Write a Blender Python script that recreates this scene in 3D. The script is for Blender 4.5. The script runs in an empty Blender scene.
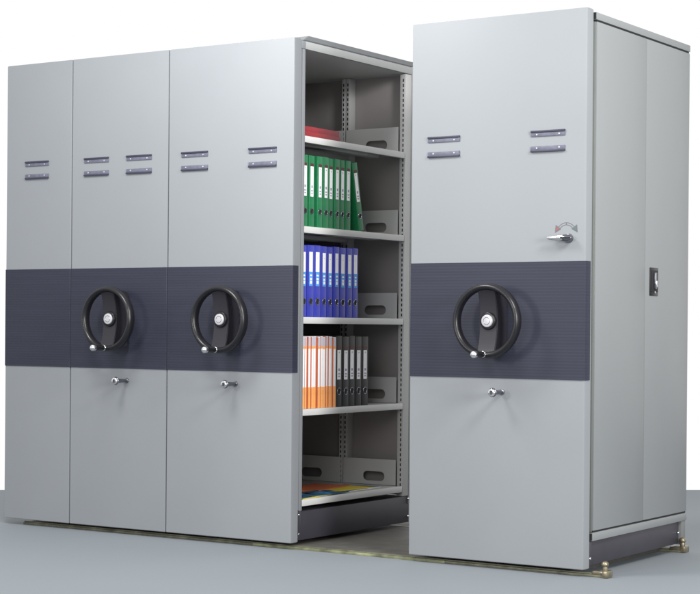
import bpy, bmesh, math, random
from mathutils import Vector, Matrix
random.seed(7)
S = bpy.context.scene
C = S.collection
PI = math.pi

# ------------------------------------------------------------------ materials
def mat(name, col, rough=0.5, metal=0.0, noise=0.0, nscale=40, bump=0.0, bscale=300, rvar=0.0, coat=0.0, spec=0.35):
    m = bpy.data.materials.new(name); m.use_nodes = True
    nt = m.node_tree; b = nt.nodes['Principled BSDF']
    b.inputs['Base Color'].default_value = (*col, 1)
    b.inputs['Roughness'].default_value = rough
    b.inputs['Metallic'].default_value = metal
    b.inputs['Specular IOR Level'].default_value = spec
    b.inputs['Coat Weight'].default_value = coat
    b.inputs['Coat Roughness'].default_value = 0.15
    tc = nt.nodes.new('ShaderNodeTexCoord')
    if noise > 0 or rvar > 0:
        n = nt.nodes.new('ShaderNodeTexNoise'); n.inputs['Scale'].default_value = nscale
        n.inputs['Detail'].default_value = 5
        nt.links.new(tc.outputs['Object'], n.inputs['Vector'])
    if noise > 0:
        r = nt.nodes.new('ShaderNodeMapRange')
        r.inputs['From Min'].default_value = .3; r.inputs['From Max'].default_value = .7
        r.inputs['To Min'].default_value = 1 - noise; r.inputs['To Max'].default_value = 1 + noise
        nt.links.new(n.outputs['Fac'], r.inputs['Value'])
        mx = nt.nodes.new('ShaderNodeVectorMath'); mx.operation = 'SCALE'
        mx.inputs[0].default_value = col
        nt.links.new(r.outputs[0], mx.inputs['Scale'])
        nt.links.new(mx.outputs[0], b.inputs['Base Color'])
    if rvar > 0:
        r2 = nt.nodes.new('ShaderNodeMapRange')
        r2.inputs['From Min'].default_value = .3; r2.inputs['From Max'].default_value = .7
        r2.inputs['To Min'].default_value = max(0.02, rough - rvar); r2.inputs['To Max'].default_value = rough + rvar
        nt.links.new(n.outputs['Fac'], r2.inputs['Value'])
        nt.links.new(r2.outputs[0], b.inputs['Roughness'])
    if bump > 0:
        nb = nt.nodes.new('ShaderNodeTexNoise'); nb.inputs['Scale'].default_value = bscale
        nb.inputs['Detail'].default_value = 3
        nt.links.new(tc.outputs['Object'], nb.inputs['Vector'])
        bp = nt.nodes.new('ShaderNodeBump'); bp.inputs['Strength'].default_value = bump
        bp.inputs['Distance'].default_value = 0.001
        nt.links.new(nb.outputs['Fac'], bp.inputs['Height'])
        nt.links.new(bp.outputs[0], b.inputs['Normal'])
    return m

def ribbed(name):
    """plastic strip with fine horizontal ribs and a small woven grain"""
    m = bpy.data.materials.new(name); m.use_nodes = True
    nt = m.node_tree; b = nt.nodes['Principled BSDF']; L = nt.links
    tc = nt.nodes.new('ShaderNodeTexCoord')
    sep = nt.nodes.new('ShaderNodeSeparateXYZ'); L.new(tc.outputs['Object'], sep.inputs[0])
    def math_(op, a, bb=None):
        n = nt.nodes.new('ShaderNodeMath'); n.operation = op
        for i, v in enumerate((a, bb)):
            if v is None: continue
            if isinstance(v, (int, float)): n.inputs[i].default_value = v
            else: L.new(v, n.inputs[i])
        return n.outputs[0]
    rib = math_('SINE', math_('MULTIPLY', sep.outputs['Z'], 2 * PI / 0.0125))
    h = math_('ADD', sep.outputs['X'], sep.outputs['Y'])
    dots = math_('SINE', math_('ADD', math_('MULTIPLY', h, 2 * PI / 0.010),
                               math_('MULTIPLY', math_('FLOOR', math_('MULTIPLY', sep.outputs['Z'], 160)), PI)))
    n = nt.nodes.new('ShaderNodeTexNoise'); n.inputs['Scale'].default_value = 1
    mp = nt.nodes.new('ShaderNodeMapping'); mp.inputs['Scale'].default_value = (3, 3, 90)
    L.new(tc.outputs['Object'], mp.inputs[0]); L.new(mp.outputs[0], n.inputs['Vector'])
    v = math_('ADD', math_('MULTIPLY', rib, 0.04), math_('MULTIPLY', dots, 0.05))
    v = math_('ADD', v, math_('MULTIPLY', math_('SUBTRACT', n.outputs['Fac'], 0.5), 0.30))
    v = math_('ADD', v, 1.0)
    sc = nt.nodes.new('ShaderNodeVectorMath'); sc.operation = 'SCALE'
    sc.inputs[0].default_value = BANDCOL
    L.new(v, sc.inputs['Scale']); L.new(sc.outputs[0], b.inputs['Base Color'])
    bp = nt.nodes.new('ShaderNodeBump'); bp.inputs['Strength'].default_value = 0.10; bp.inputs['Distance'].default_value = 0.0008
    L.new(rib, bp.inputs['Height']); L.new(bp.outputs[0], b.inputs['Normal'])
    b.inputs['Roughness'].default_value = 0.5
    b.inputs['Specular IOR Level'].default_value = 0.25
    return m

BANDCOL = (0.0225, 0.0245, 0.0395)
M = {
    'paint': mat('grey_powder_coat', (0.196, 0.209, 0.222), 0.45, noise=.03, nscale=1.6, bump=.10, bscale=260, rvar=.05),
    'door': mat('grey_door_coat', (0.188, 0.199, 0.204), 0.42, noise=.015, nscale=3, bump=.10, bscale=260, rvar=.05),
    'doorframe': mat('door_frame_coat', (0.13, 0.14, 0.13), 0.5, noise=.05, nscale=8),
    'trim': mat('corner_trim_coat', (0.31, 0.318, 0.318), 0.42, noise=.03, nscale=5, bump=.06),
    'cap_coat': mat('top_cover_coat', (0.15, 0.158, 0.168), 0.45, noise=.04, nscale=5, bump=.06),
    'rear_coat': mat('rear_leg_coat', (0.14, 0.145, 0.145), 0.5, noise=.05, nscale=8),
    'shelf': mat('shelf_coat', (0.52, 0.525, 0.515), 0.4, noise=.02, nscale=6, bump=.06),
    'inner': mat('inner_wall_coat', (0.27, 0.255, 0.252), 0.38, noise=.06, nscale=4, bump=.06),
    'frame': mat('frame_coat', (0.48, 0.485, 0.48), 0.42, noise=.03, nscale=5, bump=.06),
    'slot': mat('slot_dark', (0.015, 0.015, 0.017), 0.8),
    'band': ribbed('ribbed_band'),
    'base': mat('base_coat', (0.036, 0.034, 0.044), 0.45, noise=.08, nscale=8, bump=.08),
    'wheel': mat('black_moulded_plastic', (0.009, 0.009, 0.011), 0.30, bump=.05, bscale=500),
    'wheel_in': mat('black_spoke_plastic', (0.016, 0.015, 0.020), 0.45, bump=.05, bscale=500),
    'cap': mat('silver_cap', (0.40, 0.40, 0.42), 0.35, metal=.2),
    'chrome': mat('chrome', (0.75, 0.75, 0.76), 0.12, metal=1, rvar=.05),
    'darkchrome': mat('dark_chrome', (0.24, 0.24, 0.27), 0.22, metal=1),
    'holder': mat('holder_plastic', (0.095, 0.098, 0.135), 0.45, noise=.15, nscale=60),
    'holder_lip': mat('holder_lip_plastic', (0.028, 0.029, 0.048), 0.45),
    'brass': mat('worn_brass', (0.24, 0.21, 0.145), 0.32, metal=.75, noise=.35, nscale=60),
    'rail': mat('rail_metal', (0.12, 0.12, 0.085), 0.5, metal=.3, noise=.45, nscale=18),
    'rail_top': mat('rail_edge_paint', (0.16, 0.17, 0.095), 0.6, noise=.8, nscale=9),
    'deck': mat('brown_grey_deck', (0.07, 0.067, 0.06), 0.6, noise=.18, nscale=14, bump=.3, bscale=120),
    'floor': mat('blue_grey_floor', (0.182, 0.204, 0.222), 0.75, noise=.012, nscale=1.5),
    'red_ink': mat('red_ink', (0.22, 0.08, 0.08), 0.5),
    'green_ink': mat('green_ink', (0.07, 0.12, 0.105), 0.5),
    'ink': mat('grey_ink', (0.10, 0.10, 0.11), 0.5),
    'b_green': mat('green_binder_board', (0.012, 0.165, 0.062), 0.36, noise=.08, nscale=30, bump=.15, bscale=400),
    'b_blue': mat('blue_binder_board', (0.034, 0.044, 0.37), 0.34, noise=.08, nscale=30, bump=.15, bscale=400),
    'b_black': mat('black_binder_board', (0.013, 0.013, 0.015), 0.42, noise=.1, nscale=30, bump=.15, bscale=400),
    'b_red': mat('red_cloth_board', (0.25, 0.028, 0.035), 0.45, noise=.15, nscale=20),
    'b_orange': mat('orange_board', (0.88, 0.38, 0.11), 0.42, noise=.08, nscale=20),
    'b_rust': mat('rust_board', (0.46, 0.10, 0.035), 0.42, noise=.1, nscale=20),
    'white': mat('white_paper', (0.86, 0.86, 0.87), 0.5, noise=.02),
    'lilac': mat('pale_grey_paper', (0.52, 0.50, 0.56), 0.5, noise=.04),
    'sky': mat('sky_blue_paper', (0.07, 0.32, 0.72), 0.45),
    'smudge': mat('purple_grey_print', (0.32, 0.28, 0.40), 0.5),
    'darkred': mat('dark_red_print', (0.10, 0.018, 0.022), 0.5),
    'page': mat('page_edges', (0.62, 0.60, 0.52), 0.7, noise=.2, nscale=200),
    'f_orange': mat('orange_folder', (0.72, 0.19, 0.07), 0.4, noise=.1, nscale=15),
    'f_yellow': mat('yellow_folder', (0.80, 0.62, 0.04), 0.4, noise=.05, nscale=15),
    'f_blue': mat('blue_folder', (0.035, 0.12, 0.20), 0.4, noise=.25, nscale=25),
    'f_print': mat('dark_folder_print', (0.03, 0.04, 0.06), 0.4),
}

# ------------------------------------------------------------------ mesh helpers
class MB:
    def __init__(self): self.bm = bmesh.new(); self.mats = []
    def mi(self, m):
        if m not in self.mats: self.mats.append(m)
        return self.mats.index(m)
    def merge(self, b, m):
        i = self.mi(m)
        for f in b.faces: f.material_index = i
        me = bpy.data.meshes.new('t'); b.to_mesh(me); b.free()
        self.bm.from_mesh(me); bpy.data.meshes.remove(me)
    def box(self, x0, x1, y0, y1, z0, z1, m, bev=0.0, seg=2, mtx=None):
        b = bmesh.new()
        bmesh.ops.create_cube(b, size=1)
        for v in b.verts:
            v.co = Vector(((x0 + x1) / 2 + v.co.x * (x1 - x0), (y0 + y1) / 2 + v.co.y * (y1 - y0), (z0 + z1) / 2 + v.co.z * (z1 - z0)))
        if bev > 0:
            bmesh.ops.bevel(b, geom=b.edges[:], offset=bev, segments=seg, affect='EDGES', profile=.5)
        if mtx: bmesh.ops.transform(b, matrix=mtx, verts=b.verts)
        self.merge(b, m); return self
    def cyl(self, p0, p1, r0, r1, m, seg=32, bev=0.0, mtx=None):
        b = bmesh.new()
        p0 = Vector(p0); p1 = Vector(p1); d = p1 - p0
        bmesh.ops.create_cone(b, cap_ends=True, segments=seg, radius1=r0, radius2=r1, depth=d.length)
        if bev > 0:
            ed = [e for e in b.edges if all(abs(abs(v.co.z) - d.length / 2) < 1e-6 for v in e.verts)]
            bmesh.ops.bevel(b, geom=ed, offset=bev, segments=3, affect='EDGES', profile=.5)
        q = d.to_track_quat('Z', 'Y').to_matrix().to_4x4()
        bmesh.ops.transform(b, matrix=Matrix.Translation((p0 + p1) / 2) @ q, verts=b.verts)
        if mtx: bmesh.ops.transform(b, matrix=mtx, verts=b.verts)
        self.merge(b, m); return self
    def ball(self, c, r, m, sc=(1, 1, 1), seg=24):
        b = bmesh.new(); bmesh.ops.create_uvsphere(b, u_segments=seg, v_segments=seg // 2, radius=r)
        for v in b.verts: v.co = Vector((c[0] + v.co.x * sc[0], c[1] + v.co.y * sc[1], c[2] + v.co.z * sc[2]))
        self.merge(b, m); return self
    def torus(self, c, R, ry, rr, m, n=72, k=18):
        """ring in the xz plane; section rr radially, ry along y"""
        b = bmesh.new(); rows = []
        for i in range(n):
            a = 2 * PI * i / n; row = []
            for j in range(k):
                t = 2 * PI * j / k
                rad = R + rr * math.cos(t)
                row.append(b.verts.new((c[0] + rad * math.cos(a), c[1] + ry * math.sin(t), c[2] + rad * math.sin(a))))
            rows.append(row)
        for i in range(n):
            for j in range(k):
                b.faces.new((rows[i][j], rows[i][(j + 1) % k], rows[(i + 1) % n][(j + 1) % k], rows[(i + 1) % n][j]))
        bmesh.ops.recalc_face_normals(b, faces=b.faces)
        self.merge(b, m); return self
    def prism(self, pts, y0, y1, m, bev=0.0):
        """polygon in xz extruded in y"""
        b = bmesh.new()
        f = b.faces.new([b.verts.new((x, y0, z)) for x, z in pts])
        r = bmesh.ops.extrude_face_region(b, geom=[f])
        bmesh.ops.translate(b, vec=(0, y1 - y0, 0), verts=[v for v in r['geom'] if isinstance(v, bmesh.types.BMVert)])
        bmesh.ops.recalc_face_normals(b, faces=b.faces)
        if bev > 0: bmesh.ops.bevel(b, geom=b.edges[:], offset=bev, segments=2, affect='EDGES')
        self.merge(b, m); return self
    def plate_hole(self, x0, x1, z0, z1, y0, y1, hx0, hx1, hz0, hz1, m):
        """upright plate with a long rounded slot"""
        b = bmesh.new()
        out = [(x0, z0), (x1, z0), (x1, z1), (x0, z1)]
        r = (hz1 - hz0) / 2; zc = (hz0 + hz1) / 2; hole = []
        for i in range(13):
            a = -PI / 2 + PI * i / 12; hole.append((hx1 - r + r * math.cos(a), zc + r * math.sin(a)))
        for i in range(13):
            a = PI / 2 + PI * i / 12; hole.append((hx0 + r + r * math.cos(a), zc + r * math.sin(a)))
        eds = []
        for loop in (out, hole):
            vs = [b.verts.new((x, y0, z)) for x, z in loop]
            for i in range(len(vs)): eds.append(b.edges.new((vs[i], vs[(i + 1) % len(vs)])))
        r_ = bmesh.ops.triangle_fill(b, use_beauty=True, edges=eds)
        fs = [g for g in r_['geom'] if isinstance(g, bmesh.types.BMFace)]
        e = bmesh.ops.extrude_face_region(b, geom=fs)
        bmesh.ops.translate(b, vec=(0, y1 - y0, 0), verts=[v for v in e['geom'] if isinstance(v, bmesh.types.BMVert)])
        bmesh.ops.recalc_face_normals(b, faces=b.faces)
        self.merge(b, m); return self
    def build(self, name, parent=None, smooth=True, label=None):
        me = bpy.data.meshes.new(name); 
        if parent is not None:
            o_ = parent
            while o_.parent: o_ = o_.parent
            if o_.get('wo') is not None: bmesh.ops.translate(self.bm, vec=-Vector(o_['wo']), verts=self.bm.verts)
        self.bm.to_mesh(me); self.bm.free()
        for m in self.mats: me.materials.append(M[m])
        if smooth:
            me.polygons.foreach_set('use_smooth', [True] * len(me.polygons))
            me.set_sharp_from_angle(angle=math.radians(32))
        o = bpy.data.objects.new(name, me); C.objects.link(o)
        if parent is not None: o.parent = parent
        if label: o['label'] = label
        return o

def empty(name, loc, label=None, cat=None, group=None):
    o = bpy.data.objects.new(name, None); C.objects.link(o); o.location = loc; o['wo'] = list(loc)
    o.empty_display_size = .05
    tag(o, label, cat, group); return o
def tag(o, label=None, cat=None, group=None, kind=None):
    if label: o['label'] = label
    if cat: o['category'] = cat
    if group: o['group'] = group
    if kind: o['kind'] = kind
    return o
def copy_tree(o, parent=None):
    c = o.copy(); C.objects.link(c); c.parent = parent
    for ch in o.children: copy_tree(ch, c)
    return c

# ------------------------------------------------------------------ the setting
ZF = -0.03
def floor():
    b = MB(); bm = bmesh.new()
    # far edge of the studio floor behind the cabinets, open towards the viewer
    P0 = Vector((-1.301, 1.293)); P1 = Vector((2.131, 4.003)); d = (P1 - P0).normalized(); n = Vector((d.y, -d.x))
    A = P0 - d * 9; B = P1 + d * 9; Cc = B + n * 16; D = A + n * 16
    top = [bm.verts.new((p.x, p.y, ZF)) for p in (A, D, Cc, B)]
    f = bm.faces.new(top)
    r = bmesh.ops.extrude_face_region(bm, geom=[f])
    bmesh.ops.translate(bm, vec=(0, 0, -.05), verts=[v for v in r['geom'] if isinstance(v, bmesh.types.BMVert)])
    bmesh.ops.recalc_face_normals(bm, faces=bm.faces)
    b.merge(bm, 'floor')
    tag(b.build('floor', smooth=False), kind='structure')
floor()

# ------------------------------------------------------------------ shelving units
ZTOP = 2.30
SH = [1.860, 1.445, 1.028, 0.605, 0.190]     # shelf top heights
def label_holder(x0, x1, z1, upper, parent):
    h = MB(); zc0, zc1 = z1 - .025, z1
    if upper:
        h.box(x0, x1, -.0045, 0.001, zc0, zc1 - .008, 'holder', .0008)
        h.box(x0, x1, -.009, 0.001, zc1 - .008, zc1, 'holder_lip', .001)
        zs = zc0 + .008
    else:
        h.box(x0, x1, -.0045, 0.001, zc0 + .008, zc1, 'holder', .0008)
        h.box(x0, x1, -.009, 0.001, zc0, zc0 + .008, 'holder_lip', .001)
        zs = zc0 + .017
    o = h.build('label_holder', parent)
    for xs in (x0 + .028, x1 - .026):
        MB().cyl((xs, -.0065, zs), (xs, -.003, zs), .0035, .0035, 'cap', 12).build('screw', o)

def wheel(xc, zc, parent):
    yw = -.118; R = .1425
    r = MB().torus((xc, yw, zc), R, .024, .0148, 'wheel', 96, 20); rim = r.build('handwheel', parent)
    s = MB()
    # deep bowed spoke: profile in yz extruded in x
    prof = []
    for i in range(17):
        t = -1 + 2 * i / 16; prof.append((yw - .012 + .027 * (1 - t * t), t * .140))
    prof += [(yw + .030, .140), (yw + .100, .130), (yw + .100, -.130), (yw + .030, -.140)]
    b = bmesh.new(); f = b.faces.new([b.verts.new((xc - .041, y, zc + z)) for y, z in prof])
    e = bmesh.ops.extrude_face_region(b, geom=[f])
    bmesh.ops.translate(b, vec=(.082, 0, 0), verts=[v for v in e['geom'] if isinstance(v, bmesh.types.BMVert)])
    bmesh.ops.recalc_face_normals(b, faces=b.faces)
    bmesh.ops.bevel(b, geom=b.edges[:], offset=.0025, segments=2, affect='EDGES')
    s.merge(b, 'wheel_in'); s.build('spoke', rim)
    MB().cyl((xc, yw + .099, zc), (xc, .0, zc), .036, .036, 'wheel_in', 40).build('shaft_boss', rim)
    MB().cyl((xc, yw + .020, zc), (xc, yw + .003, zc), .040, .035, 'wheel', 48, .003).build('hub_ring', rim)
    MB().cyl((xc, yw + .004, zc), (xc, yw - .003, zc), .027, .025, 'cap', 48, .002).torus((xc, yw - .003, zc), .015, .0008, .0012, 'darkchrome', 40, 8).build('hub_cap', rim)
    k = MB(); xk, zk = xc - .005, zc - R + .004
    k.cyl((xk, yw - .014, zk), (xk, yw - .026, zk), .0135, .0135, 'chrome', 28, .002)
    k.cyl((xk, yw - .024, zk), (xk, yw - .088, zk), .0120, .0135, 'wheel', 28, .002)
    k.cyl((xk, yw - .088, zk), (xk, yw - .100, zk), .0145, .0150, 'chrome', 28)
    k.ball((xk, yw - .101, zk), .0150, 'chrome', (1, .75, 1))
    k.build('crank_handle', rim)

def lock(x, z, parent):
    l = MB()
    l.cyl((x, .0, z), (x, -.006, z), .013, .012, 'darkchrome', 28, .001)
    l.cyl((x, -.005, z), (x, -.075, z), .0075, .0115, 'darkchrome', 24)
    l.cyl((x, -.075, z), (x, -.094, z), .0165, .0165, 'chrome', 28, .003)
    l.torus((x, -.083, z), .0175, .003, .0022, 'darkchrome', 40, 10)
    l.cyl((x, -.0938, z), (x, -.0948, z), .009, .009, 'darkchrome', 24)
    l.box(x - .0025, x + .0025, -.0958, -.0935, z - .008, z + .008, 'slot')
    l.build('lock', parent)

def post(x0, x1, y0, y1, slotside, parent, mname='frame', z0=.14, z1=2.255, slotx=None):
    p = MB(); p.box(x0, x1, y0, y1, z0, z1, mname, .0015)
    xc = slotx if slotx is not None else (x0 + x1) / 2
    yy = y0 if slotside < 0 else y1
    z = z0 + .05
    while z < z1 - .03:
        p.box(xc - .0032, xc + .0032, yy - .0006, yy + .0006, z, z + .015, 'slot'); z += .025
    return p.build('upright_post', parent)

def body(u, x0, x1, halves, D=1.025, pm='trim'):
    """frame of posts, shelves, end walls, top and base. halves: [(xa, xb, outer side)]"""
    xm = (x0 + x1) / 2
    # end wall at the back, recessed dark sheet
    MB().box(x0 + .004, x1 - .004, D - .014, D - .006, .14, 2.258, 'inner', .001).build('end_wall', u)
    MB().box(x0 + .004, x1 - .004, .056, .064, .14, 2.258, 'inner', .001).build('end_wall', u)
    # posts: outer corners (flange + slotted web), centre pair
    for ys, sl in ((.972, -1), (.086, 1)):
        ya, yb = (ys, D - .0155) if sl < 0 else (.0655, ys)
        if halves == 2:
            post(xm - .0235, xm - .002, ya, yb, sl, u)
            post(xm + .002, xm + .0235, ya, yb, sl, u)
            xs = (x0, x1)
        else: xs = (x0, x1)
        for xe in xs:
            if xe == x0: a, bb, sx = xe + .003, xe + .036, xe + .020
            else: a, bb, sx = xe - .036, xe - .003, xe - .016
            post(a, bb, ya, yb, sl, u, slotx=sx)
    # outer flanges (vertical corner trims)
    for xe, s in ((x0, 1), (x1, -1)):
        a, bb = (xe, xe + .0285) if s > 0 else (xe - .0285, xe)
        fl = MB().box(a, bb, D - .0135, D + .001, .10, 2.296, pm, .002); fl.build('corner_trim', u)
        a, bb = (xe, xe + .022) if s > 0 else (xe - .022, xe)
        fl = MB().box(a, bb, .0645, .088, .142, 2.2565, 'paint', .002); fl.build('corner_trim', u)
    # top rails on the open sides, ceiling sheet and cap
    for xe, s in ((x0, 1), (x1, -1)):
        a, bb = (xe - .0008, xe + .016) if s > 0 else (xe - .016, xe + .0008)
        MB().box(a, bb, .0885, D - .0145, 2.2575, 2.2935, pm, .002).build('top_rail', u)
        MB().box(a, bb, .0560, .0880, 2.2575, 2.2935, 'paint', .002).build('top_rail', u)
    MB().box(x0 + .017, x1 - .017, .066, D - .0145, 2.2575, 2.280, 'frame').build('ceiling_sheet', u)
    c = MB(); b = bmesh.new(); bmesh.ops.create_cube(b, size=1)
    for v in b.verts:
        up = v.co.z > 0
        v.co = Vector((x0 + .003 if v.co.x < 0 else x1 - .003, (.118 if up else .075) if v.co.y < 0 else D + .008, 2.322 if up else 2.2965))
    bmesh.ops.bevel(b, geom=b.edges[:], offset=.003, segments=2, affect='EDGES')
    c.merge(b, 'cap_coat'); c.build('top_cover', u)
    # shelves and their slotted end plates
    spans = [(x0 + .0, xm - .003, -1), (xm + .003, x1, 1)] if halves == 2 else [(x0, x1, 1)]
    for z in SH:
        for xa, xb, s in spans:
            sh = MB()
            ya, yb = .0895, .965
            sh.box(xa + .004, xb - .004, ya + .002, yb - .002, z - .004, z, 'shelf')
            sh.box(xb - .0185, xb, ya, yb, z - .029, z + .0012, 'shelf', .0022)
            sh.box(xa, xa + .0185, ya, yb, z - .029, z + .0012, 'shelf', .0022)
            sh.box((xa + xb) / 2 - .03, (xa + xb) / 2 + .03, ya + .004, yb - .004, z - .020, z - .0045, 'shelf', .002)
            sh.build('shelf', u)
            xc = (xa + xb) / 2 + .008 * s
            pl = MB()
            pl.plate_hole(xa + .006, xb - .040 if s > 0 and xb == x1 else xb - .006, z + .0015, z + .130, .9655, .9675,
                          xc - .062, xc + .066, z + .020, z + .068, 'frame')
            pl.build('end_plate', u)
    # dark wheeled base
    bs = MB()
    bs.box(x0 + .012, x1 - .006, .0565, D - .002, .006, .138, 'base', .002)
    for xe, s in ((x1 - .006, 1), (x0 + .012, -1)):
        bs.box(min(xe, xe + s * .004), max(xe, xe + s * .004), .0570, .0830, .010, .146, 'base', .001)
    bo = bs.build('base', u)
    for yy in (.066, D - .014):
        for zz in (.124, .036):
            xx = x1 - .002
            MB().cyl((xx - .004, yy, zz), (xx + .003, yy, zz), .0065, .0045, 'chrome', 16, .001).build('screw', bo)

def front(u, x0, x1, holders, wh=None, lk=None, fold=.010):
    p = MB()
    b = bmesh.new()
    # slab with a narrow chamfer fold on the right edge
    pts = [(x0, 0), (x1, 0), (x1 + fold * .75, .0035), (x1 + fold, .012), (x1 + fold, .0545), (x0, .0545)]
    f = b.faces.new([b.verts.new((x, y, 0)) for x, y in pts])
    e = bmesh.ops.extrude_face_region(b, geom=[f])
    bmesh.ops.translate(b, vec=(0, 0, ZTOP), verts=[v for v in e['geom'] if isinstance(v, bmesh.types.BMVert)])
    bmesh.ops.recalc_face_normals(b, faces=b.faces)
    bmesh.ops.bevel(b, geom=[ed for ed in b.edges if abs(ed.verts[0].co.z - ed.verts[1].co.z) < 1e-5] +
                    [ed for ed in b.edges if all(abs(v.co.x - x0) < 1e-5 and v.co.y < .01 for v in ed.verts)],
                    offset=.0025, segments=2, affect='EDGES')
    p.merge(b, 'paint'); fp = p.build('front_panel', u)
    # ribbed band wrapped round the fold
    bd = MB(); b = bmesh.new(); g = .0035
    pts = [(x0 + .001, -g), (x1 + .0008, -g), (x1 + fold * .75 + g * .8, .0005), (x1 + fold + g, .010), (x1 + fold + g, .040), (x1 + fold - .001, .040), (x1 - .004, .004), (x0 + .001, .004)]
    f = b.faces.new([b.verts.new((x, y, .775)) for x, y in pts])
    e = bmesh.ops.extrude_face_region(b, geom=[f])
    bmesh.ops.translate(b, vec=(0, 0, .488), verts=[v for v in e['geom'] if isinstance(v, bmesh.types.BMVert)])
    bmesh.ops.recalc_face_normals(b, faces=b.faces)
    bd.merge(b, 'band'); bd.build('ribbed_band', fp)
    for hx in holders:
        label_holder(hx, hx + .157, 1.807, True, fp)
        label_holder(hx, hx + .157, 1.742, False, fp)
    if wh is not None: wheel(wh, 1.015, fp)
    if lk is not None: lock(lk, .717, fp)
    return fp

G = 'grey mobile shelving units in a row'
# unit 1: narrow fixed end column
u1 = empty('shelving_unit', (0.22, .5, ZF + .03), 'narrow grey shelving unit at the left end, one pair of label holders and no handwheel', 'shelving unit', G)
front(u1, 0.0, .437, [.132], fold=.0025)
body(u1, .075, .439, 1)
MB().box(.0695, .0745, .0655, 1.02, .142, 2.290, 'paint', .001).build('side_panel', u1)
# unit 2
u2 = empty('shelving_unit', (.75, .5, 0), 'grey shelving unit with handwheel closed between the narrow end unit and the open binder unit', 'shelving unit', G)
front(u2, .446, 1.052, [.527, .798], wh=.788, lk=.809, fold=.0025)
body(u2, .450, 1.054, 2)
# unit 3
u3 = empty('shelving_unit', (1.42, .5, 0), 'grey shelving unit with an open side showing shelves of coloured binders', 'shelving unit', G)
front(u3, 1.060, 1.777, [1.139, 1.535], wh=1.459, lk=1.468)
body(u3, 1.063, 1.787, 2, 1.043)
# unit 4
u4 = empty('shelving_unit', (2.84, .5, 0), 'tall grey shelving unit standing apart at the right, with chrome lever and closed side doors', 'shelving unit', G)
fp4 = front(u4, 2.414, 3.2385, [2.497, 2.995], wh=2.856, lk=2.866)

def body4(u):
    x0, x1, D = 2.425, 3.257, 1.064
    MB().box(x0 + .004, x1 - .03, D - .014, D - .002, .14, 2.2495, 'paint', .001).build('end_wall', u)
    MB().box(x0 + .004, x1 - .03, .056, .064, .14, 2.2495, 'inner', .001).build('end_wall', u)
    # recessed slim strips between front panel and doors
    MB().box(x1 - .040, x1 - .006, .0655, .0735, .150, 2.2505, 'doorframe', .001).build('door_frame', u)
    # rails above and below the doors
    MB().box(x1 - .05, x1 + .0005, .0665, D, 2.2590, 2.289, 'door', .002).build('top_rail', u)
    MB().box(x1 - .05, x1 + .0005, .0665, D, .112, .1460, 'door', .002).build('bottom_rail', u)
    MB().box(x1 - .045, x1 - .0015, .0600, .0664, 2.2610, 2.2870, 'slot').build('rail_end_shade', u)  # dark block painted as the shade in the hollow end of the top rail
    MB().box(x1 - .045, x1 - .0015, .0600, .0664, .116, .1440, 'slot').build('rail_end_shade', u)  # same painted shade for the bottom rail
    MB().box(x0, x1 - .051, .0665, D, 2.2510, 2.289, 'frame', .002).build('top_cover', u)
    # doors
    d1 = MB().box(x1 - .020, x1, .0750, .5740, .1540, 2.2510, 'door', .0018).build('side_door', u)
    d2 = MB().box(x1 - .020, x1, .5770, 1.0600, .1540, 2.2510, 'door', .0018).build('side_door', u)
    gl = MB().box(x1 - .045, x1 - .021, .0745, 1.06, .1495, 2.254, 'slot')  # near-black fill, painted as the shade inside the gaps round the doors
    gl.box(x1 - .045, x1 - .004, .0760, 1.058, 2.2515, 2.2585, 'slot'); gl.box(x1 - .045, x1 - .004, .0760, 1.058, .1465, .1535, 'slot')
    gl.box(x1 - .045, x1 - .005, .5743, .5767, .156, 2.249, 'frame'); gl.build('door_gap_shade', u)
    h = MB(); xs = x1
    h.box(xs - .002, xs + .004, .622, .711, 1.133, 1.257, 'wheel', .003)
    h.box(xs + .002, xs + .0065, .632, .701, 1.150, 1.245, 'slot', .001)
    ho = h.build('latch_plate', d2)
    k = MB(); k.box(xs + .005, xs + .014, .656, .676, 1.163, 1.236, 'darkchrome', .003)
    k.box(xs + .012, xs + .018, .661, .672, 1.170, 1.200, 'chrome', .002)
    k.build('latch_lever', ho)
    MB().cyl((xs + .005, .668, 1.149), (xs + .008, .668, 1.149), .005, .005, 'chrome', 16).build('keyhole', ho)
    # aisle side: posts and shelves
    for ya, yb, sl in ((1.0, D - .0155, -1), (.0655, .086, 1)):
        post(x0 + .003, x0 + .036, ya, yb, sl, u, slotx=x0 + .02, z1=2.249)
    MB().box(x0 + .386, x0 + .392, .090, D - .016, .150, 2.249, 'inner').build('back_sheet', u)
    for z in SH:
        sh = MB(); sh.box(x0 + .002, x0 + .380, .0895, .995, z - .004, z, 'shelf')
        sh.box(x0, x0 + .0185, .0895, .995, z - .029, z + .0012, 'shelf', .0022); sh.build('shelf', u)
    bs = MB(); bs.box(x0 + .012, x1 - .014, .0565, D - .060, .010, .1100, 'base', .002)
    bs.box(x1 - .014, x1 - .010, .0565, .0800, .010, .1090, 'base', .001)
    bo = bs.build('base', u)
    for yy, zz in ((.0665, .040), (D - .072, .060)):
        MB().cyl((x1 - .012, yy, zz), (x1 - .006, yy, zz), .0075, .0055, 'chrome', 16, .001).build('screw', bo)
    MB().box(x1 - .05, x1 - .004, D - .050, D - .004, .004, .1115, 'rear_coat', .002).build('rear_leg', u)
body4(u4)

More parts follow.
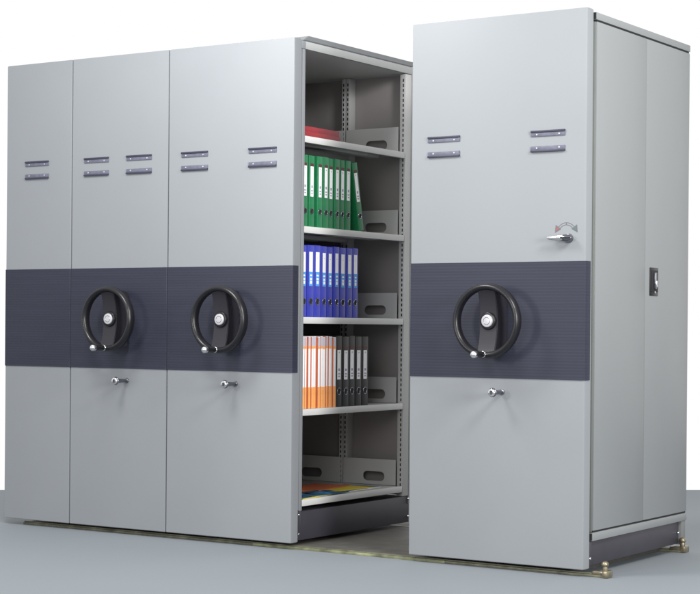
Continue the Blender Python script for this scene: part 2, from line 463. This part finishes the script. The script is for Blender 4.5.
# lever and its curved arrow on unit 4
def lever(x, z, fp):
    l = MB()
    l.cyl((x, 0.001, z), (x, -.008, z), .020, .018, 'darkchrome', 40, .002)
    lo_ = l.build('lever_lock', fp)
    k = MB()
    k.ball((x - .004, -.024, z), .021, 'darkchrome', (1.55, 1.0, .72), 28)
    k.build('lever_knob', lo_)
    a = MB(); b = bmesh.new()
    secs = [(x - .010, .0125, .011), (x - .030, .0120, .009), (x - .058, .0095, .0065), (x - .078, .0060, .005), (x - .086, .002, .002)]
    rows = []
    for xx, hz, hy in secs:
        rows.append([b.verts.new((xx, -.034 + hy * math.sin(t * PI / 6), z + .001 + hz * math.cos(t * PI / 6))) for t in range(12)])
    for i in range(len(rows) - 1):
        for j in range(12): b.faces.new((rows[i][j], rows[i][(j + 1) % 12], rows[i + 1][(j + 1) % 12], rows[i + 1][j]))
    b.faces.new(rows[0]); b.faces.new(rows[-1][::-1]); bmesh.ops.recalc_face_normals(b, faces=b.faces)
    a.merge(b, 'chrome')
    a.box(x - .018, x + .026, -.0475, -.038, z - .0025, z + .0035, 'slot', .001)
    a.build('lever_arm', lo_)
lever(3.172, 1.357, fp4)
def arrow(cx, cz, fp):
    y0, y1 = -.0008, .0004
    m = MB()
    R1, R2 = .0445, .0355
    def strip(ra, rb, a0, a1, mname):
        n = 16; pts = [(cx + ra * math.cos(a0 + (a1 - a0) * i / n), cz + ra * math.sin(a0 + (a1 - a0) * i / n)) for i in range(n + 1)]
        pts += [(cx + rb * math.cos(a1 + (a0 - a1) * i / n), cz + rb * math.sin(a1 + (a0 - a1) * i / n)) for i in range(n + 1)]
        m.prism(pts, y0, y1, mname)
    A0, A1 = math.radians(32), math.radians(148)
    strip(R1 + .0012, R1 - .0012, A0, A1, 'ink'); strip(R2 + .0012, R2 - .0012, A0, A1, 'ink')
    m.prism([(cx - .001, cz + R2), (cx + .001, cz + R2), (cx + .001, cz + R1), (cx - .001, cz + R1)], y0 - .0002, y1, 'ink')
    for s, col in ((-1, 'red_ink'), (1, 'green_ink')):
        px, pz = cx + s * .0360, cz + .024
        tip = (px + s * .015, pz - .020); a = (px - s * .012, pz - .005); bb = (px + s * .012, pz + .012)
        m.prism([tip, a, bb], y0 - .0003, y1, 'ink')
        q = lambda p, k=.62: (px + s * .005 + (p[0] - px - s * .005) * k, pz - .005 + (p[1] - pz + .005) * k)
        m.prism([q(tip), q(a), q(bb)], y0 - .0009, y1, col)
    m.build('turn_arrow_mark', fp, smooth=False)
arrow(3.160, 1.377, fp4)

# ------------------------------------------------------------------ floor rails and deck
def rail(y0, y1, x0, x1, label):
    t = empty('floor_rail', (x0, y0, ZF), label, 'rail', 'metal floor rails under the shelving')
    r = MB()
    r.box(x0, x1, y0, y1, ZF, ZF + .010, 'rail', .0012)
    r.box(x0, x1, y0 + .006, y1 - .006, ZF + .0098, ZF + .0165, 'rail', .002)
    r.box(x0 + 1.45, x1 - .75, y0 - .004, y0 + .003, ZF + .0002, ZF + .012, 'rail_top', .001)
    r.build('track', t)
    e = MB(); xe = x1
    e.box(xe - .055, xe + .018, y0 + .002, y1 - .002, ZF + .0095, ZF + .026, 'brass', .003)
    e.box(xe - .004, xe + .020, (y0 + y1) / 2 - .028, (y0 + y1) / 2 + .028, ZF + .0005, ZF + .030, 'brass', .004)
    eo = e.build('end_stop', t)
    k = MB(); k.cyl((xe - .002, (y0 + y1) / 2, ZF + .026), (xe - .002, (y0 + y1) / 2, ZF + .048), .012, .010, 'brass', 24, .001)
    k.ball((xe - .002, (y0 + y1) / 2, ZF + .054), .0155, 'brass', (1, 1, .9)); k.build('stop_knob', eo)
rail(.036, .062, .10, 3.325, 'near metal floor rail along the foot of the front panels with a brass stop knob')
rail(.985, 1.040, .10, 3.262, 'rear metal floor rail behind the right shelving unit, its brass stop beside the rear leg')
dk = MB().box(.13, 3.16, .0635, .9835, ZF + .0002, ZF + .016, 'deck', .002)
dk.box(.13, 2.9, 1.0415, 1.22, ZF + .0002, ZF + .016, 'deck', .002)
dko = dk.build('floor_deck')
tag(dko, 'brown grey deck board laid between the two floor rails', 'deck')

# ------------------------------------------------------------------ binders
def binder(kind, w, h=.333, dep=.28):
    """origin: middle of the spine's foot; spine faces +x, pages behind"""
    t = bpy.data.objects.new('ring_binder', None); C.objects.link(t); t['category'] = 'binder'; t['wo'] = [0, 0, 0]
    t.empty_display_size = .05
    cm = {'green': 'b_green', 'blue': 'b_blue', 'black': 'b_black'}[kind]
    c = MB(); th = .0024
    c.box(-dep, -.004, -w / 2, -w / 2 + th, 0, h, cm, .0008)
    c.box(-dep, -.004, w / 2 - th, w / 2, 0, h, cm, .0008)
    c.box(-.006, 0, -w / 2 + .0005, w / 2 - .0005, 0, h, cm, .0022, 3)
    c.build('cover', t)
    MB().box(-dep + .012, -.03, -w / 2 + .006, w / 2 - .008, .006, h - .018, 'page').build('paper', t)
    lw = w * .27
    if kind == 'blue': z0, z1, zm = .058 + .0, 0, 0
    if kind == 'blue':
        l = MB(); l.box(-.0005, .0009, -lw, lw, .145, .303, 'white'); 
        l.box(.0, .0013, -lw, lw, .145, .143 + .068, 'sky')
        for zz, hh in ((.190, .008), (.172, .010), (.155, .014)):
            l.box(.0006, .0016, -lw * .55, lw * .55, zz, zz + hh, 'white')
        l.box(.0004, .0012, -lw * .3, lw * .2, .275, .277, 'smudge')
    else:
        dz = 0 if kind == 'green' else -.012
        l = MB(); l.box(-.0005, .0009, -lw, lw, .142 + dz, .282 + dz, 'white')
        for zz, hh, ww in ((.182, .012, .5), (.166, .006, .6), (.154, .006, .5)):
            l.box(.0, .0012, -lw * ww, lw * ww, zz + dz, zz + hh + dz, 'smudge')
        l.box(.0004, .0012, -lw * .2, lw * .2, .268 + dz, .274 + dz, 'smudge')
    l.build('spine_label', t, smooth=False)
    if kind != 'blue':
        dz = 0 if kind == 'green' else -.008
        MB().box(-.0005, .0010, -lw * 1.05, lw * 1.05, .284 + dz, .296 + dz, 'darkred').build('spine_mark', t, smooth=False)
    zr = .073
    b = MB(); b.cyl((-.0005, 0, zr), (.0008, 0, zr), w * .25, w * .25, 'slot', 28)
    r = bmesh.new(); n = 32; k = 8; rows = []
    R, rr = w * .26, .0019
    for i in range(n):
        a = 2 * PI * i / n
        rows.append([r.verts.new((.001 + rr * math.sin(2 * PI * j / k), (R + rr * math.cos(2 * PI * j / k)) * math.cos(a), zr + 1.15 * (R + rr * math.cos(2 * PI * j / k)) * math.sin(a))) for j in range(k)])
    for i in range(n):
        for j in range(k): r.faces.new((rows[i][j], rows[i][(j + 1) % k], rows[(i + 1) % n][(j + 1) % k], rows[(i + 1) % n][j]))
    bmesh.ops.recalc_face_normals(r, faces=r.faces)
    b.merge(r, 'darkchrome'); b.build('finger_ring', t)
    return t

ORD = ['first', 'second', 'third', 'fourth', 'fifth', 'sixth', 'seventh', 'eighth', 'ninth', 'tenth', 'eleventh']
XS = 1.774
rnd = random.Random(3)
# green: eight upright, one leaning
spans = [(.094, .134), (.150, .195), (.212, .256), (.264, .307), (.312, .354), (.358, .402), (.406, .452), (.456, .491)]
gp = binder('green', .0435)
for i, (a, b_) in enumerate(spans):
    o = gp if i == 0 else copy_tree(gp)
    o.location = (XS - rnd.random() * .007, (a + b_) / 2, SH[1] + .0012); o.scale.z = rnd.uniform(.985, 1)
    o.rotation_euler.z = rnd.uniform(-.012, .012)
    lab = ORD[i] + ' upright green binder counted from the white front panel edge'
    if i == 7: lab = 'upright green binder right beside the leaning one, last of the straight row'
    tag(o, lab, None, 'green ring binders on the second shelf')
o = copy_tree(gp)
ang = math.atan2(.062, .322)
o.location = (XS - .004, .597, SH[1] + .0052); o.rotation_euler = (ang, 0, math.radians(-3))
tag(o, 'green binder leaning against the row at its right end', None, 'green ring binders on the second shelf')
# blue
bp_ = binder('blue', .0500, .335)
ye = [(.091, .132), (.141, .194), (.196, .252), (.256, .303), (.308, .354), (.358, .404), (.410, .464), (.468, .519), (.521, .571)]
for i, (a, b_) in enumerate(ye):
    o = bp_ if i == 0 else copy_tree(bp_)
    o.location = (XS - rnd.random() * .006, (a + b_) / 2, SH[2] + .0012); o.scale.z = rnd.uniform(.988, 1)
    o.rotation_euler.z = rnd.uniform(-.01, .01)
    o.scale.y = (b_ - a - .0015) / .0500
    lab = ORD[i] + ' blue binder counted from the front panel edge'
    if i == 8: lab = 'last blue binder of the row, bare grey shelf to its right'
    tag(o, lab, None, 'blue ring binders on the middle shelf')
# black
kp = binder('black', .0540, .337)
for i in range(5):
    o = kp if i == 0 else copy_tree(kp)
    o.location = (XS - rnd.random() * .006, .4135 + i * .0563, SH[3] + .0012); o.scale.z = rnd.uniform(.988, 1)
    o.rotation_euler.z = rnd.uniform(-.01, .01)
    lab = [ 'black binder touching the orange and white files', 'second black binder from the orange and white files', 'middle one of the five black binders',
            'fourth black binder from the orange and white files', 'last black binder, bare shelf and slotted plate to its right'][i]
    tag(o, lab, None, 'black ring binders on the fourth shelf')
# orange and white files: slim spines of unlike widths
def slim_file(w, rust, h=.335, dep=.26):
    t = bpy.data.objects.new('slim_file', None); C.objects.link(t); t['category'] = 'file'; t['wo'] = [0, 0, 0]; t.empty_display_size = .05
    c = MB()
    c.box(-dep, 0, -w / 2 + rust, w / 2, 0, h, 'white', .0012)
    c.build('box_body', t)
    MB().box(-dep, .0006, -w / 2, -w / 2 + rust - .0003, 0, h - .001, 'b_rust', .001).build('side_board', t)
    s = MB()
    s.box(-.0005, .0008, -w / 2 + rust + .0005, w / 2 - .0008, .001, .100, 'b_orange')
    s.build('orange_foot_print', t, smooth=False)
    s = MB()
    s.box(-.0005, .0008, -w / 2 + rust + .0005, w / 2 - .0008, .279, .290, 'b_orange')
    s.box(-.0005, .0007, -w / 2 + rust + .0005, w / 2 - .0008, .2905, h - .002, 'lilac')
    s.build('top_print', t, smooth=False)
    return t
rf = random.Random(11)
ws = [.034, .022, .027, .019, .025, .030, .021, .029, .024, .032, .027]
rs = [.004, .008, .009, .004, .005, .011, .004, .006, .010, .004, .005]
y = .0920
for i in range(11):
    o = slim_file(ws[i] - .0006, rs[i])
    o.location = (XS - .001 - rf.random() * .008, y + ws[i] / 2, SH[3] + .0012)
    o.scale.z = rf.uniform(.985, 1.0)
    y += ws[i]
    lab = ORD[i] + ' orange and white file counted from the front panel edge'
    if i == 10: lab = 'orange and white file standing against the first black binder'
    tag(o, lab, None, 'orange and white files on the fourth shelf')
# red books lying on the top shelf
def book(x0, x1, y0, y1, z0, z1, label, rz=0):
    t = empty('lying_book', ((x0 + x1) / 2, (y0 + y1) / 2, z0), label, 'book', 'red books lying on the top shelf')
    c = MB(); c.box(x0, x1, y0, y1, z0, z0 + .003, 'b_red', .001); c.box(x0, x1, y0, y1, z1 - .003, z1, 'b_red', .001)
    c.box(x1 - .004, x1, y0, y1, z0 + .0005, z1 - .0005, 'b_red', .0015, 3); c.build('cover', t)
    MB().box(x0 + .006, x1 - .0045, y0 + .004, y1 - .004, z0 + .0032, z1 - .0032, 'page').build('pages', t)
    t.rotation_euler.z = rz
zt = SH[0] + .0014
book(1.50, 1.752, .135, .435, zt, zt + .027, 'lower red book lying flat on the top shelf', .01)
book(1.498, 1.746, .130, .432, zt + .0275, zt + .053, 'upper red book lying flat on top of the other red book', -.012)

# folders fanned out on the bottom shelf
def folder(cx, cy, z, sx, sy, rot, face, edge, label, thick=.0022, prints=0):
    t = empty('paper_folder', (cx, cy, z), label, 'folder', 'coloured folders lying on the bottom shelf')
    m = Matrix.Translation((cx, cy, 0)) @ Matrix.Rotation(rot, 4, 'Z')
    c = MB(); c.box(-sx / 2, sx / 2, -sy / 2, sy / 2, z, z + thick, face, .0006, 1, m)
    c.box(-sx / 2, sx / 2, -sy / 2 - .0, sy / 2, z + .0002, z + thick * .55, face, 0, 1, m) if False else None
    c.build('cover', t, smooth=False)
    e = MB(); e.box(sx / 2 - .010, sx / 2 + .001, -sy / 2 + .001, sy / 2 - .001, z + .0003, z + thick + .0004, edge, 0, 1, m)
    e.build('edge_strip', t, smooth=False)
    if prints:
        p = MB(); rr = random.Random(prints)
        for k in range(7):
            a = rr.uniform(-sx * .4, sx * .2); b_ = rr.uniform(-sy * .42, sy * .25)
            p.box(a, a + rr.uniform(.02, .07), b_, b_ + rr.uniform(.02, .10), z + thick - .0002, z + thick + .0003, 'f_print' if k % 2 else 'sky', 0, 1, m)
        p.build('cover_print', t, smooth=False)
zb = SH[4] + .0014
folder(1.660, .240, zb, .215, .300, .10, 'f_blue', 'f_yellow', 'blue folder with yellow edge, nearest the front panel on the bottom shelf', prints=3)
folder(1.655, .365, zb + .003, .215, .290, -.06, 'f_blue', 'f_blue', 'plain edged blue folder overlapping the yellow edged one', prints=5)
folder(1.630, .700, zb, .215, .300, .03, 'f_blue', 'white', 'blue folder with white edge farthest along the bottom shelf', prints=8)
folder(1.615, .640, zb + .003, .200, .310, -.06, 'f_yellow', 'f_yellow', 'yellow folder lying on the far blue folder')
folder(1.520, .600, zb + .006, .200, .330, .12, 'f_orange', 'f_orange', 'large orange folder on top at the back of the fan')
folder(1.520, .330, zb + .006, .200, .260, -.10, 'f_orange', 'f_print', 'orange folder with dark edge behind the blue folders', prints=0)

for o in list(bpy.data.objects):
    if 'wo' in o: del o['wo']

# ------------------------------------------------------------------ camera
cam = bpy.data.cameras.new('camera'); co = bpy.data.objects.new('camera', cam); C.objects.link(co)
F = 1753.48; sy = 30.105; yaw = 0.5805; roll = -0.0082
cam.sensor_fit = 'HORIZONTAL'; cam.sensor_width = 36; cam.lens = F / 700 * 36
cam.shift_y = sy / 700; cam.clip_end = 200; cam.clip_start = .05
co.matrix_world = Matrix.Translation((6.3717, -6.5127, 0.9848)) @ Matrix.Rotation(yaw, 4, 'Z') @ Matrix.Rotation(PI / 2, 4, 'X') @ Matrix.Rotation(-roll, 4, 'Z')
S.camera = co

# ------------------------------------------------------------------ light
w = bpy.data.worlds.new('World'); S.world = w; w.use_nodes = True
bg = w.node_tree.nodes['Background']; bg.inputs[0].default_value = (1, 1, 1, 1); bg.inputs[1].default_value = 1.0
def area(name, loc, target, size, power, col=(1, 1, 1)):
    l = bpy.data.lights.new(name, 'AREA'); l.shape = 'DISK'; l.size = size; l.energy = power; l.color = col
    o = bpy.data.objects.new(name, l); C.objects.link(o); o.location = loc
    o.rotation_euler = (Vector(target) - Vector(loc)).to_track_quat('-Z', 'Y').to_euler()
area('key_lamp', (1.6, -1.7, 3.2), (1.7, 0, 1.9), 1.0, 88, (1, .99, .985))
area('frontal_lamp', (1.0, -7.0, 1.9), (1.8, 0, 1.2), 1.1, 110, (1, .99, .985))
area('side_lamp', (5.3, -1.4, 3.1), (3.2, .30, 2.0), .9, 95, (1, .99, .97))
area('far_side_fill', (9.0, -3.0, 2.0), (1.8, .1, 1.2), 2.0, 330, (1, .99, .98))  # added fill light, brightens the panel folds that face right
area('front_lamp', (4.5, -5.6, 2.5), (2.0, .5, 1.2), 2.2, 58, (1, .99, .98))

S.view_settings.view_transform = 'Standard'; S.view_settings.look = 'None'
S.view_settings.exposure = 0; S.view_settings.gamma = 1
S.render.engine = 'CYCLES'
